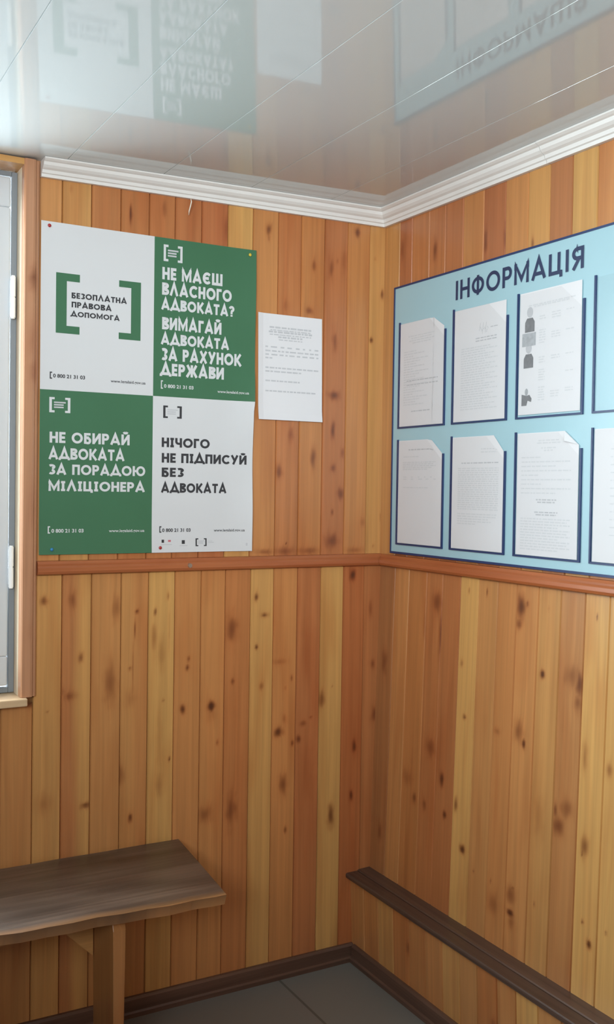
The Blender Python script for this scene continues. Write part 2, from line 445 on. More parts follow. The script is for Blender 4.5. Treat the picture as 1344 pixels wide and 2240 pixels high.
def planked(mb, edges, tones, z0, z1, to3d, knots=(), dv=0.006, du=0.0045, seed0=0, groove=0.0032, bev=0.0026, depth=0.02):
    """tongue-and-groove boards; edges increase along u, to3d(u, z, out) -> point, out>0 is into the wall"""
    rnd = random.Random(seed0)
    nz = max(2, int(round((z1 - z0) / dv)) + 1)
    zs = [z0 + (z1 - z0) * k / (nz - 1) for k in range(nz)]
    for i in range(len(edges) - 1):
        a, b = edges[i], edges[i + 1]
        tone = tones[i % len(tones)]
        sd = rnd.random() * 50
        if isinstance(tone[0], tuple):
            tL, tR = tone
        else:
            k = 0.95 + 0.10 * rnd.random()
            tL = tR = mul(tone, k)
        inner = max(2, int(round((b - a - 2 * bev) / du)) + 1)
        lift = rnd.random() * 0.0010
        cols = [(a + 0.0004, groove + 0.004), (a + 0.0006, groove)] + [(a + bev + (b - a - 2 * bev) * k / (inner - 1), -lift) for k in range(inner)] + [(b - 0.0006, groove), (b - 0.0004, groove + 0.004)]
        kl = [q for q in knots if a <= q[0] < b]
        base = len(mb.v)
        for z in zs:
            for (u, out) in cols:
                kv = 0.0
                for (ku, kz, ra, rb, s) in kl:
                    dz = (z - kz) / (rb * 1.15)
                    if abs(dz) > 2.4: continue
                    wob = 0.35 * mnoise.noise(Vector((u * 90, z * 45, ku * 13)))
                    dd = math.hypot((u - ku) / (ra * 1.15), dz) * (1 + wob)
                    kv = max(kv, s * math.exp(-(dd ** 2.0)))
                tt = min(1.0, max(0.0, (u - a) / (b - a) * 3 - 1.0 + 0.5 * mnoise.noise(Vector((z * 3, i, 0)))))
                mb.seed = sd
                mb.vert(to3d(u, z, out), (u, z), kv, tL if tL is tR else mixc(tL, tR, tt))
        n = len(cols)
        for r in range(nz - 1):
            for c in range(n - 1):
                p = base + r * n + c
                mb.face((p, p + 1, p + n + 1, p + n))


# ---------------------------------------------------------------- structure
CEIL = lambda x, y: 2.250 + 0.0225 * x + 0.006 * y
X_SIDE, Y_BACK = -3.2, -2.9

# floor
fb = MB()
fb.box((X_SIDE - 0.1, Y_BACK - 0.1, -0.08), (0.1, 0.12, 0.0))
tag(fb.build('floor', M_FLOOR), kind='structure')

# ceiling: glossy panels 25 cm wide with fine joints
cb = MB()
seams = [-0.2175 - 0.2535 * k for k in range(12)]
xs = [0.06] + seams + [X_SIDE - 0.06]
ys = [0.16, Y_BACK - 0.06]
for x0, x1 in zip(xs, xs[1:]):
    prof = [(x0 - 0.0004, 0.003), (x0 - 0.0012, 0.0), (x1 + 0.0008, 0.0), (x1 - 0.0004, 0.003)]
    rows = [[cb.vert((x, y, CEIL(x, y) + dz)) for (x, dz) in prof] for y in ys]
    for k in range(3):
        cb.face((rows[0][k], rows[0][k + 1], rows[1][k + 1], rows[1][k]))
cb.box((X_SIDE - 0.1, Y_BACK - 0.1, 2.30), (0.1, 0.16, 2.34))
co = cb.build('ceiling', M_CEIL, fix=False)
tag(co, kind='structure')

# left wall (the far wall carrying window, poster and notice)
L_LOW = [-1.122, -1.042, -0.969, -0.892, -0.812, -0.736, -0.661, -0.584, -0.511, -0.433, -0.360, -0.283, -0.205, -0.128, -0.055, 0.012]
T_LOW = [T, mixc(Y, T, .5), (mixc(R, T, .45), mixc(Y, T, .4)), T, (mixc(T, Y, .2), mixc(T, O, .4)), Y, mixc(T, O, .4), mixc(T, O, .4), mixc(O, R, .25), mixc(Y, T, .2), mixc(T, O, .6), mixc(R, O, .35), mul(Y, 1.0), D, mixc(R, O, .5)]
L_UP = [-1.075, -0.977, -0.901, -0.823, -0.745, -0.672, -0.595, -0.517, -0.440, -0.360, -0.285, -0.208, -0.130, -0.052, 0.012]
T_UP = [T, mixc(Y, T, .5), mixc(T, R, .5), mixc(O, R, .4), mixc(O, R, .5), mixc(R, O, .3), mixc(R, D, .3), Y, mixc(T, O, .5), mixc(R, O, .6), mixc(T, O, .8), mixc(R, O, .3), mixc(O, T, .4), mixc(T, Y, .5)]
wl = MB()
left3d = lambda u, z, out: (u, out, z)
planked(wl, L_LOW[1:], T_LOW[1:], 0.0, 1.20, left3d, KNOTS_LEFT_LOW, seed0=3)
planked(wl, L_LOW[:2], T_LOW[:1], 0.0, 0.868, left3d, KNOTS_LEFT_LOW, seed0=4)
# above the dado; the strip under the window casing shares the lower boards' rhythm
planked(wl, L_UP, T_UP, 1.20, 2.262, left3d, KNOTS_STAIN_SHADE_LEFT_UP, seed0=9)
# below the window, further left
far = [-3.2 + 0.0769 * k for k in range(28)]
far = [u for u in far if u < -1.15] + [-1.122]
planked(wl, far, [T, O, mixc(T, Y, .5), R, T, Y, O], 0.0, 0.865, left3d, [(-1.9, .6, .012, .03, .8), (-2.2, .3, .012, .02, .8)], dv=0.05, du=0.03, seed0=21)
lf = [u for u in far if u < -2.50] + [-2.50]
planked(wl, lf, [O, T, Y, R], 0.865, 2.22, left3d, dv=0.05, du=0.03, seed0=23)
wl.cur = mul(T, .8)
# the wall body behind the boards, with the window opening left free
wl.box((-1.055, 0.012, 0.0), (0.03, 0.16, 2.29))
wl.box((-2.50, 0.012, 0.0), (-1.055, 0.16, 0.862))
wl.box((X_SIDE - 0.1, 0.012, 0.0), (-2.50, 0.16, 2.29))
wl.box((-2.50, 0.062, 2.225), (-1.055, 0.16, 2.29))
# boards between lower window edge and dado beside the casing
tag(wl.build('wall_left', M_PINE), kind='structure')

# right wall: upper boards, lower boards leaning in a little, boxed-in base under a ledge
R_UP = [-0.012, 0.079, 0.142, 0.226, 0.300, 0.379, 0.464, 0.551, 0.635, 0.711, 0.786, 0.865, 0.942]
T_RUP = [mixc(Y, O, .5), mixc(R, D, .2), mixc(R, O, .6), mixc(O, R, .6), mixc(R, O, .2), mixc(O, T, .4), R, mixc(T, O, .4), mixc(Y, O, .35), mixc(R, B, .6), mul(Y, .95), mixc(O, T, .4)]
R_LOW = [-0.03, 0.080, 0.152, 0.239, 0.313, 0.393, 0.468, 0.545, 0.618, 0.697, 0.773, 0.851, 0.926, 1.003]
T_RLOW = [mixc(B, O, .4), mixc(T, O, .3), O, mixc(O, R, .4), mixc(R, O, .5), mul(Y, 1.02), T, mixc(O, T, .4), mixc(T, O, .25), mixc(T, Y, .4), mixc(B, T, .6), Y, mul(Y, 1.08)]
R_BOX = [-0.02, 0.0735, 0.150, 0.226, 0.303, 0.378, 0.455, 0.5285, 0.600, 0.675, 0.744, 0.820, 0.896, 0.972]
T_BOX = [T, mixc(T, O, .5), mixc(Y, T, .4), O, mixc(T, O, .5), mixc(O, T, .5), mixc(T, Y, .6), T, O, mixc(T, O, .4), Y, T, O]


def cont(edges, end, p=0.0767):
    e = list(edges)
    while e[-1] + p < end: e.append(e[-1] + p)
    e.append(end)
    return e


wr = MB()
mir = lambda kn: [(-u, z, a, b, s) for (u, z, a, b, s) in kn]
UPX = lambda z: 0.0
LOWX = lambda z: 0.004 - 0.024 * (1.2 - z) / 0.93
BOXX = lambda z: -0.077 - 0.011 * z / 0.255
END = -Y_BACK
planked(wr, R_UP, T_RUP, 1.20, 2.262, lambda u, z, o: (UPX(z) + o, -u, z), mir(KNOTS_RIGHT_UP), seed0=31)
planked(wr, R_LOW, T_RLOW, 0.24, 1.20, lambda u, z, o: (LOWX(z) + o, -u, z), mir(KNOTS_RIGHT_LOW), seed0=37)
planked(wr, R_BOX, T_BOX, 0.0, 0.256, lambda u, z, o: (BOXX(z) + o, -u, z), [(0.30, .16, .008, .02, .5), (0.66, .12, .01, .015, .5)], dv=0.01, du=0.008, seed0=41)
TT = [O, T, Y, R, mixc(T, O, .5), T]
planked(wr, cont([R_UP[-1]], END), TT, 1.20, 2.262, lambda u, z, o: (UPX(z) + o, -u, z), dv=0.05, du=0.03, seed0=43)
planked(wr, cont([R_LOW[-1]], END), TT[::-1], 0.24, 1.20, lambda u, z, o: (LOWX(z) + o, -u, z), dv=0.05, du=0.03, seed0=47)
planked(wr, cont([R_BOX[-1]], END), TT, 0.0, 0.256, lambda u, z, o: (BOXX(z) + o, -u, z), dv=0.05, du=0.03, seed0=49)
wr.cur = mul(T, .8)
wr.box((0.014, Y_BACK - 0.1, 0.0), (0.14, 0.012, 2.29))
tag(wr.build('wall_right', M_PINE), kind='structure')

# walls behind and beside the camera, with an opening added high up for the fill light
wb = MB()
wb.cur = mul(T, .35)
bx0, bx1, bz0, bz1 = -2.95, -1.15, 1.45, 2.21
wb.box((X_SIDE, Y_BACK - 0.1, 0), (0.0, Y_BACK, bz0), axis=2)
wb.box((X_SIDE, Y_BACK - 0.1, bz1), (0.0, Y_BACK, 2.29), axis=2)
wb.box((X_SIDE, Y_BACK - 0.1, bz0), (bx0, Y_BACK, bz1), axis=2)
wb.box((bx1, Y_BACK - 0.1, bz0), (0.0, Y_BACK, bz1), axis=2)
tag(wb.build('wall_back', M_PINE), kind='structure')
ws = MB()
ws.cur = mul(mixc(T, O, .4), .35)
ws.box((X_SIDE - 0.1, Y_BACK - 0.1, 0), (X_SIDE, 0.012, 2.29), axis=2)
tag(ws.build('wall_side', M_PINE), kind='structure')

# unseen window added behind the camera to go with the fill light
w2 = tag(link(bpy.data.objects.new('added_window_2', None)), kind='structure')
f2 = MB()
for (a, b) in (((bx0, bz0), (bx1, bz0 + .07)), ((bx0, bz1 - .07), (bx1, bz1)), ((bx0, bz0 + .07), (bx0 + .07, bz1 - .07)), ((bx1 - .07, bz0 + .07), (bx1, bz1 - .07)), ((-2.10, bz0 + .07), (-2.00, bz1 - .07))):
    f2.box((a[0], Y_BACK - .075, a[1]), (b[0], Y_BACK - .015, b[1]))
f2.build('window_frame', M_PVC, w2, bevel=0.004)
g2 = MB()
g2.box((bx0 + .06, Y_BACK - .050, bz0 + .06), (bx1 - .06, Y_BACK - .044, bz1 - .06))
g2.build('window_pane', M_GLASS, w2)

# ---------------------------------------------------------------- window in the left wall
win = tag(link(bpy.data.objects.new('window_1', None)), kind='structure')
WX0, WX1, WZ0, WZ1 = -2.44, -1.0775, 0.887, 2.205
# wooden casing and reveal board
c = MB(tone=(0.50, 0.25, 0.135))
prof = [(-1.0775, 0.006), (-1.0775, -0.018), (-1.0745, -0.022), (-1.055, -0.022), (-1.049, -0.020), (-1.0465, -0.014), (-1.041, -0.013), (-1.038, -0.010), (-1.037, 0.006)]
c.prism(prof, lambda t, p: (p[0], p[1], t), [0.886 + (2.222 - 0.886) * k / 60 for k in range(61)])
for i in range(len(c.v)):
    x, y, z = c.v[i]
    for (kx, kz, ra, rb, s) in ((-1.052, 1.93, .012, .03, .55), (-1.058, 1.78, .01, .05, .3), (-1.05, 1.70, .012, .03, .35), (-1.05, 1.36, .012, .08, .25), (-1.06, 1.05, .01, .03, .25)):
        c.knot[i] = max(c.knot[i], s * math.exp(-(((x - kx) / ra) ** 2 + ((z - kz) / rb) ** 2)))
c.build('casing', M_PINE, win)
rv = MB(tone=(0.80, 0.66, 0.48))  # window glare on the reveal is painted in as this pale cream
rv.box((-1.0775, 0.0065, 0.886), (-1.056, 0.085, 2.222), axis=2)
rv.build('reveal_board', M_PINE, win)
hd = MB(tone=mixc(Y, T, .2))
hd.box((-2.46, -0.018, 2.207), (-1.0776, 0.085, 2.222), axis=0)
hd.build('head_board', M_PINE, win)
c2 = MB(tone=mixc(T, R, .35))
c2.box((-2.50, -0.022, 0.886), (-2.445, 0.085, 2.222), axis=2)
c2.build('casing', M_PINE, win)
sl = MB(tone=(0.66, 0.47, 0.28))
sl.box((-2.52, -0.036, 0.866), (-1.063, 0.10, 0.8855), axis=0)
sl.build('sill', M_PINE, win, bevel=0.003)
# fixed frame: plastic with a dark seal line round the sash
fr = MB()
fr.box((-1.092, 0.052, WZ0), (-1.0776, 0.085, WZ1), 0)
fr.box((WX0, 0.052, WZ0), (WX0 + .045, 0.085, WZ1), 0)
fr.box((WX0 + .045, 0.052, WZ1 - .012), (-1.092, 0.085, WZ1), 0)
fr.box((WX0 + .045, 0.052, WZ0), (-1.092, 0.085, WZ0 + .014), 0)
fr.box((-1.80, 0.052, WZ0 + .014), (-1.74, 0.085, WZ1 - .012), 0)
fr.build('window_frame', M_GASKET, win, bevel=0.002)
for (sx0, sx1, hinge) in ((-1.737, -1.0955, True), (WX0 + .048, -1.803, False)):
    s = MB()
    z0, z1 = WZ0 + .019, WZ1 - .016
    for (a, b) in (((sx0, z0), (sx1, z0 + .075)), ((sx0, z1 - .075), (sx1, z1)), ((sx0, z0 + .075), (sx0 + .042, z1 - .075)), ((sx1 - .042, z0 + .075), (sx1, z1 - .075))):
        s.box((a[0], 0.046, a[1]), (b[0], 0.076, b[1]))
    so = s.build('sash', M_PVC, win, bevel=0.004)
    g = MB()
    g.box((sx0 + .036, 0.060, z0 + .065), (sx1 - .036, 0.064, z1 - .065))
    g.build('window_pane', M_GLASS, so)
    if hinge:
        for hz in (1.888, 1.209):
            h = MB()
            h.cyl((-1.0905, 0.036, hz - .051), (-1.0905, 0.036, hz - .002), 0.0062, 14)
            h.cyl((-1.0905, 0.036, hz + .002), (-1.0905, 0.036, hz + .051), 0.0062, 14)
            h.cyl((-1.0905, 0.036, hz - .054), (-1.0905, 0.036, hz + .054), 0.0048, 14)
            h.box((-1.0935, 0.036, hz - .045), (-1.0875, 0.054, hz + .045))
            h.build('hinge', M_HINGE, win)

# ---------------------------------------------------------------- trims
# white cornice: stepped profile, (out from wall, below ceiling)
CP = [(0.0, 0.0), (0.047, 0.0), (0.047, 0.004), (0.041, 0.008), (0.036, 0.010), (0.033, 0.018), (0.027, 0.024), (0.020, 0.028), (0.017, 0.036), (0.013, 0.038), (0.011, 0.046), (0.0, 0.046)]
def cornice_pt_left(t, p):
    x = min(t, -p[0])
    return (x, -p[0] - 0.0015, CEIL(x, -p[0]) - 0.0005 - p[1] * (1 - 0.12 * max(0, -t)))
k = MB()
k.prism(CP, cornice_pt_left, [-1.034, -0.8, -0.6, -0.4, -0.2, -0.08, 0.0])
tag(k.build('trim_1', M_CORNICE), kind='structure')
def cornice_pt_right(t, p):
    y = min(t, -p[0])
    return (-p[0] - 0.0015, y, CEIL(-p[0], y) - 0.0005 - p[1])
k = MB()
k.prism(CP, cornice_pt_right, [-0.7095, -0.5, -0.3, -0.08, 0.0])
tag(k.build('trim_2', M_CORNICE), kind='structure')
k = MB()
k.prism(CP, lambda t, p: cornice_pt_right(t, (p[0] * 1.03, p[1])), [Y_BACK, -2.2, -1.5, -0.712])
tag(k.build('trim_3', M_CORNICE), kind='structure')
# dado rails
DP = [(0.0, 1.190), (0.012, 1.190), (0.019, 1.193), (0.022, 1.199), (0.0215, 1.208), (0.018, 1.213), (0.018, 1.218), (0.014, 1.2245), (0.0, 1.226)]
k = MB(tone=(0.40, 0.125, 0.045))
k.prism(DP, lambda t, p: (min(t, 0.002), -p[0], p[1]), [-1.0365 + (1.0365 + .002) * j / 30 for j in range(31)])
tag(k.build('trim_4', M_PINE), kind='structure')
k = MB(tone=(0.42, 0.125, 0.042))
k.prism(DP, lambda t, p: (0.003 - p[0], -0.024 + t, p[1]), [-(END - .03) * j / 60 for j in range(61)])
tag(k.build('trim_5', M_PINE), kind='structure')
# ledge over the boxed-in base: back board, front board with rounded nose
LDG = 0.266
k = MB(tone=(0.105, 0.060, 0.042))
k.prism([(0.012, LDG - .016), (-0.0615, LDG - .016), (-0.0635, LDG + .0015), (-0.0605, LDG + .004), (-0.012, LDG + .006), (0.012, LDG + .007)], lambda t, p: (p[0] - 0.0, t, p[1]), [-END * j / 40 - 0.0005 for j in range(41)])
tag(k.build('trim_6', M_DARKWOOD), kind='structure')
k = MB(tone=(0.085, 0.050, 0.036))
k.prism([(-0.0645, LDG - .016), (-0.1000, LDG - .016), (-0.1035, LDG - .013), (-0.1050, LDG - .006), (-0.1040, LDG - .002), (-0.1010, LDG + .0005), (-0.066, LDG + .001), (-0.0645, LDG - .001)], lambda t, p: (p[0], t, p[1]), [-END * j / 40 - 0.0005 for j in range(41)])
tag(k.build('trim_7', M_DARKWOOD), kind='structure')
# baseboards
BP = [(0.0, 0.0), (0.016, 0.0), (0.0165, 0.012), (0.012, 0.016), (0.011, 0.046), (0.007, 0.052), (0.0, 0.053)]
k = MB(tone=(0.115, 0.060, 0.040))
k.prism(BP, lambda t, p: (t, -p[0] - .0005, p[1]), [X_SIDE + .01 + (-.080 - X_SIDE - .01) * j / 40 for j in range(41)])
tag(k.build('baseboard_left', M_DARKWOOD), kind='structure')
k = MB(tone=(0.115, 0.060, 0.040))
k.prism(BP, lambda t, p: (-0.0795 - p[0], t, p[1]), [-.0175 - (END - .03) * j / 40 for j in range(41)])
tag(k.build('baseboard_right', M_DARKWOOD), kind='structure')

# ---------------------------------------------------------------- stroke lettering for the poster
def arc(cx, cy, rx, ry, a0, a1, n=14):
    return [(cx + rx * math.cos(math.radians(a0 + (a1 - a0) * k / n)), cy + ry * math.sin(math.radians(a0 + (a1 - a0) * k / n))) for k in range(n + 1)]


def glyph(ch, w):
    """returns (advance width, strokes); a stroke is (points, closed). cap height 1, stroke weight w"""
    h = w / 2
    t, b = 1 - h, h
    S = lambda *p: (list(p), False)
    if ch == 'Н': return .72, [S((h, 0), (h, 1)), S((.72 - h, 0), (.72 - h, 1)), S((h, .5), (.72 - h, .5))]
    if ch == 'Е': return .54, [S((.54, t), (h, t), (h, b), (.54, b)), S((h, .5), (.50, .5))]
    if ch == 'М': return .96, [S((h, 0), (h, .93), (.48, .22), (.96 - h, .93), (.96 - h, 0)), S((h, .7), (h, 1)), S((.96 - h, .7), (.96 - h, 1))]
    if ch == 'А': return .92, [S((h * .9, 0), (.46, .96), (.92 - h * .9, 0)), S((.24, .27), (.68, .27)), S((.43, .9), (.49, .9))]
    if ch == 'Л': return .88, [S((h * .9, 0), (.44, .96), (.88 - h * .9, 0)), S((.41, .9), (.47, .9))]
    if ch == 'Д': return .98, [S((.16, .1), (.49, .96), (.82, .1)), S((.02, .15), (.96, .15)), S((.05, -.06), (.05, .15)), S((.93, -.06), (.93, .15))]
    if ch == 'Є': return .84, [(arc(.46, .5, .46 - h, .5 - h, 42, 318, 22), False), S((.1, .5), (.62, .5))]
    if ch == 'С': return .84, [(arc(.48, .5, .48 - h, .5 - h, 42, 318, 22), False)]
    if ch == 'О': return .98, [(arc(.49, .5, .49 - h, .5 - h, 0, 345, 23), True)]
    if ch == 'Ш': return 1.08, [S((h, 1), (h, b), (1.08 - h, b), (1.08 - h, 1)), S((.54, b), (.54, 1))]
    if ch == 'Ц': return .84, [S((h, 1), (h, b), (.78, b)), S((.70 - h, 1), (.70 - h, 0)), S((.74, .16), (.74, -.14))]
    if ch == 'В': return .66, [S((h, 0), (h, 1)), (([(h, t), (.38, t)] + arc(.36, .755, .20, .245 - h, 90, -90, 10) + [(h, .51)]), False), (([(h, .51), (.38, .51)] + arc(.38, .27, .28 - h * .6, .27 - h, 90, -90, 10) + [(h, b)]), False)]
    if ch == 'Г': return .54, [S((h, 0), (h, t), (.54, t))]
    if ch == 'К': return .74, [S((h, 0), (h, 1)), S((.66, 1), (.28, .5), (.70, 0)), S((h, .5), (.30, .5))]
    if ch == 'Т': return .66, [S((0, t), (.66, t)), S((.33, 0), (.33, 1))]
    if ch == 'Р': return .64, [S((h, 0), (h, 1)), (([(h, t), (.34, t)] + arc(.36, .68, .28 - h, .32 - h, 90, -90, 12) + [(h, .36 + h)]), False)]
    if ch == 'Х': return .80, [S((.10, 1), (.70, 0)), S((.70, 1), (.10, 0))]
    if ch == 'У': return .80, [S((.10, 1), (.42, .38)), S((.70, 1), (.26, 0))]
    if ch == 'Ж': return 1.12, [S((.56, 0), (.56, 1)), S((.12, 1), (.42, .5), (.08, 0)), S((1.00, 1), (.70, .5), (1.04, 0)), S((.40, .5), (.72, .5))]
    if ch in 'ИЙ':
        s = [S((h, 1), (h, 0)), S((.76 - h, 1), (.76 - h, 0)), S((h, .08), (.76 - h, .92))]
        if ch == 'Й': s.append((arc(.38, 1.26, .16, .14, 190, 350, 8), False))
        return .76, s
    if ch == 'З': return .62, [(arc(.28, .745, .24, .255 - h, 140, -80, 12), False), (arc(.28, .27, .34 - h, .27 - h, 85, -140, 12), False)]
    if ch == 'П': return .72, [S((h, 0), (h, t), (.72 - h, t), (.72 - h, 0))]
    if ch == 'І': return .40, [S((.20, 0), (.20, 1)), S((0.02, t), (.38, t)), S((0.02, b), (.38, b))]
    if ch == 'Ч': return .68, [S((.68 - h, 0), (.68 - h, 1)), (([(h, 1), (h, .66)] + arc(.34, .62, .34 - h, .22, 180, 270, 8) + [(.66 - h, .40)]), False)]
    if ch == 'Б': return .64, [S((.58, t), (h, t), (h, 0)), (([(h, .58), (.34, .58)] + arc(.35, .29 + .0, .29 - h, .29 - h + .04, 90, -90, 12) + [(h, b)]), False)]
    if ch == 'Ю': return 1.26, [S((h, 0), (h, 1)), S((h, .5), (.42, .5)), (arc(.80, .5, .46 - h, .5 - h, 0, 345, 23), True)]
    if ch == 'i': return .20, [S((.10, 0), (.10, 1))]
    if ch == 'Ф': return .90, [S((.45, 0), (.45, 1)), (arc(.45, .5, .45 - h, .34, 0, 345, 23), True)]
    if ch == 'Я': return .70, [S((.70 - h, 0), (.70 - h, 1)), (([(.70 - h, t), (.34, t)] + arc(.34, .70, .32 - h, .30 - h, 90, 270, 12) + [(.70 - h, .40 + h)]), False), S((.42, .46), (.10, 0))]
    if ch == '?': return .56, [(([(.28, .22), (.28, .40)] + arc(.28, .70, .26 - h * .5, .30 - h, -80, 170, 14)), False), S((.28, 0), (.28, .16))]
    if ch == '[': return .34, [S((.34, t), (h, t), (h, b), (.34, b))]
    return .34, []


def stroke_quads(pts, closed, w):
    n = len(pts)
    P = [Vector((p[0], p[1])) for p in pts]
    left, right = [], []
    for i in range(n):
        d0 = (P[i] - P[i - 1]) if (i > 0 or closed) else (P[1] - P[0])
        d1 = (P[(i + 1) % n] - P[i]) if (i < n - 1 or closed) else (P[-1] - P[-2])
        d0.normalize(); d1.normalize()
        n0, n1 = Vector((-d0.y, d0.x)), Vector((-d1.y, d1.x))
        m = n0 + n1
        if m.length < 0.2: m = n0
        m.normalize()
        k = 1.0 / max(0.38, m.dot(n0))
        left.append(P[i] + m * k * w / 2); right.append(P[i] - m * k * w / 2)
    q = []
    for i in range(n if closed else n - 1):
        j = (i + 1) % n
        q.append([left[i], right[i], right[j], left[j]])
    return q


def text_quads(s, x0, x1, y, cap, weight=0.2, track=0.10):
    gl = [glyph(ch, weight) for ch in s]
    total = sum(a for a, _ in gl) + track * (len(s) - 1)
    sx = (x1 - x0) / total
    out, cx = [], 0.0
    for a, strokes in gl:
        for pts, closed in strokes:
            for q in stroke_quads(pts, closed, weight):
                out.append([(x0 + (cx + p.x) * sx, y + p.y * cap) for p in q])
        cx += a + track
    return out


def font_polys(body, x0, x1, y, cap, bold=0.0):
    """outline text filled as polygons; stretched to x0..x1 with the given capital height"""
    cu = bpy.data.curves.new('lettering_curve', 'FONT')
    cu.body = body; cu.size = 1.0; cu.offset = bold; cu.resolution_u = 4
    ob = bpy.data.objects.new('lettering_curve', cu)
    COL.objects.link(ob)
    dg = bpy.context.evaluated_depsgraph_get()
    me = ob.evaluated_get(dg).to_mesh()
    V = [(v.co.x, v.co.y) for v in me.vertices]
    F = [list(p.vertices) for p in me.polygons]
    ob.evaluated_get(dg).to_mesh_clear()
    bpy.data.objects.remove(ob); bpy.data.curves.remove(cu)
    a = min(v[0] for v in V); b = max(v[0] for v in V)
    sx = (x1 - x0) / (b - a); sy = cap / 0.729
    return [[(x0 + (V[i][0] - a) * sx, y + V[i][1] * sy) for i in f] for f in F]


def rect(x0, y0, x1, y1):
    return [(x0, y0), (x1, y0), (x1, y1), (x0, y1)]


def bracket(x0, y0, x1, y1, wv, wh, right=False):
    if right:
        return [rect(x1 - wv, y0, x1, y1), rect(x0, y1 - wh, x1 - wv, y1), rect(x0, y0, x1 - wv, y0 + wh)]
    return [rect(x0, y0, x0 + wv, y1), rect(x0 + wv, y1 - wh, x1, y1), rect(x0 + wv, y0, x1, y0 + wh)]


def word_bars(rnd, x0, x1, y, hgt, centred=False, width=None, space=1.0):
    out = []
    if centred and width:
        m = (x0 + x1) / 2; x0, x1 = m - width / 2, m + width / 2
    elif width:
        x1 = x0 + width
    x = x0
    while x < x1 - 0.002:
        w = min(rnd.uniform(0.006, 0.020), x1 - x)
        out.append(rect(x, y, x + w, y + hgt))
        x += w + rnd.uniform(0.0022, 0.0035) * space
    return out


def sheet(name, parent, W, H, warp, place, mats, base_mi, prints, nx=12, ny=16, thick=0.0004, outline=None, lift=0.00035):
    """a printed sheet: front and back grid, rim, and ink polygons lying on the front.
    place(u, v, out) -> 3D with out towards the room; base_mi(u, v) picks the front material"""
    mb = MB()
    us = [W * i / nx for i in range(nx + 1)] if isinstance(nx, int) else nx
    vs = [H * j / ny for j in range(ny + 1)] if isinstance(ny, int) else ny
    ix = {}
    for side in (0, 1):
        for j, v in enumerate(vs):
            for i, u in enumerate(us):
                ix[side, i, j] = mb.vert(place(u, v, warp(u, v) + (thick if side == 0 else 0.0)))
    nu, nv = len(us) - 1, len(vs) - 1
    keep = lambda i, j: outline is None or outline((us[i] + us[i + 1]) / 2, (vs[j] + vs[j + 1]) / 2)
    for j in range(nv):
        for i in range(nu):
            if not keep(i, j): continue
            mb.face((ix[0, i, j], ix[0, i + 1, j], ix[0, i + 1, j + 1], ix[0, i, j + 1]), base_mi((us[i] + us[i + 1]) / 2, (vs[j] + vs[j + 1]) / 2))
            mb.face((ix[1, i, j], ix[1, i, j + 1], ix[1, i + 1, j + 1], ix[1, i + 1, j]), 0)
            for (di, dj, e) in ((-1, 0, (0, 0, 0, 1)), (1, 0, (1, 0, 1, 1)), (0, -1, (0, 0, 1, 0)), (0, 1, (0, 1, 1, 1))):
                ii, jj = i + di, j + dj
                if not (0 <= ii < nu and 0 <= jj < nv) or not keep(ii, jj):
                    a, b_ = (i + e[0], j + e[1]), (i + e[2], j + e[3])
                    mb.face((ix[0, a[0], a[1]], ix[0, b_[0], b_[1]], ix[1, b_[0], b_[1]], ix[1, a[0], a[1]]), 0)
    for mi, polys in prints:
        for k, p in enumerate(polys):
            ids = [mb.vert(place(u, v, warp(u, v) + thick + lift + 6e-6 * (k % 40))) for (u, v) in p]
            mb.face(ids, mi)
    return mb.build(name, mats, parent, fix=False)


# ---------------------------------------------------------------- the poster
PX, PZ, PW, PH = -1.0315, 1.2410, 0.597, 0.839
SPLX, SPLY = 0.2995, 0.4175


def poster_warp(u, v):
    k = 0.0016 + 0.0012 * math.sin(u * 9) * math.sin(v * 5 + 1)
    e = max(0.0, (u - 0.50) / 0.097)
    k += e * e * (0.004 + 0.006 * math.sin(v * 10.0 + 0.6) ** 2 * (1 if v < .5 else .4))
    bt = max(0.0, (0.10 - v) / 0.10)
    k += 0.003 * bt * bt
    return k + 0.0006


def poster_place(u, v, out):
    # right edge is drawn in slightly where the sheet bulges
    return (PX + u - 0.10 * max(0.0, (u - .5)) * (1 if v < .4 else 0) * 0.3, -out - 0.0018, PZ + v)


white, ink, pale, red = [], [], [], []
for s, a, b, y, cap, col in POSTER_LINES:
    wgt = 0.235 if col == 'w' and y > .45 else (0.22 if col == 'w' else (0.225 if cap < .02 else 0.23))
    q = text_quads(s, a, b, y, cap, wgt)
    (white if col == 'w' else ink).extend(q)
green_marks = bracket(.0385, .5620, .0996, .7140, .0275, .0195) + bracket(.2035, .5600, .2630, .7125, .0265, .0170, True)
for (x0, y0, x1, y1, dst, txt) in ((.3250, .7775, .3785, .8215, white, 1), (.0238, .3605, .0775, .3990, white, 1), (.3286, .3605, .3818, .3938, ink, 1), (.4259, .0155, .4587, .0370, ink, 0)):
    w = (x1 - x0)
    dst += bracket(x0, y0, x0 + w * .25, y1, w * .12, (y1 - y0) * .14) + bracket(x1 - w * .25, y0, x1, y1, w * .12, (y1 - y0) * .14, True)
    m = (y0 + y1) / 2; hh = (y1 - y0)
    for k in range(3):
        pale.append(rect(x0 + w * .22, m + hh * (.16 - .16 * k) - hh * .04, x1 - w * (.22 if k == 0 else .32), m + hh * (.16 - .16 * k) + hh * .055))
small_w, small_k = [], []
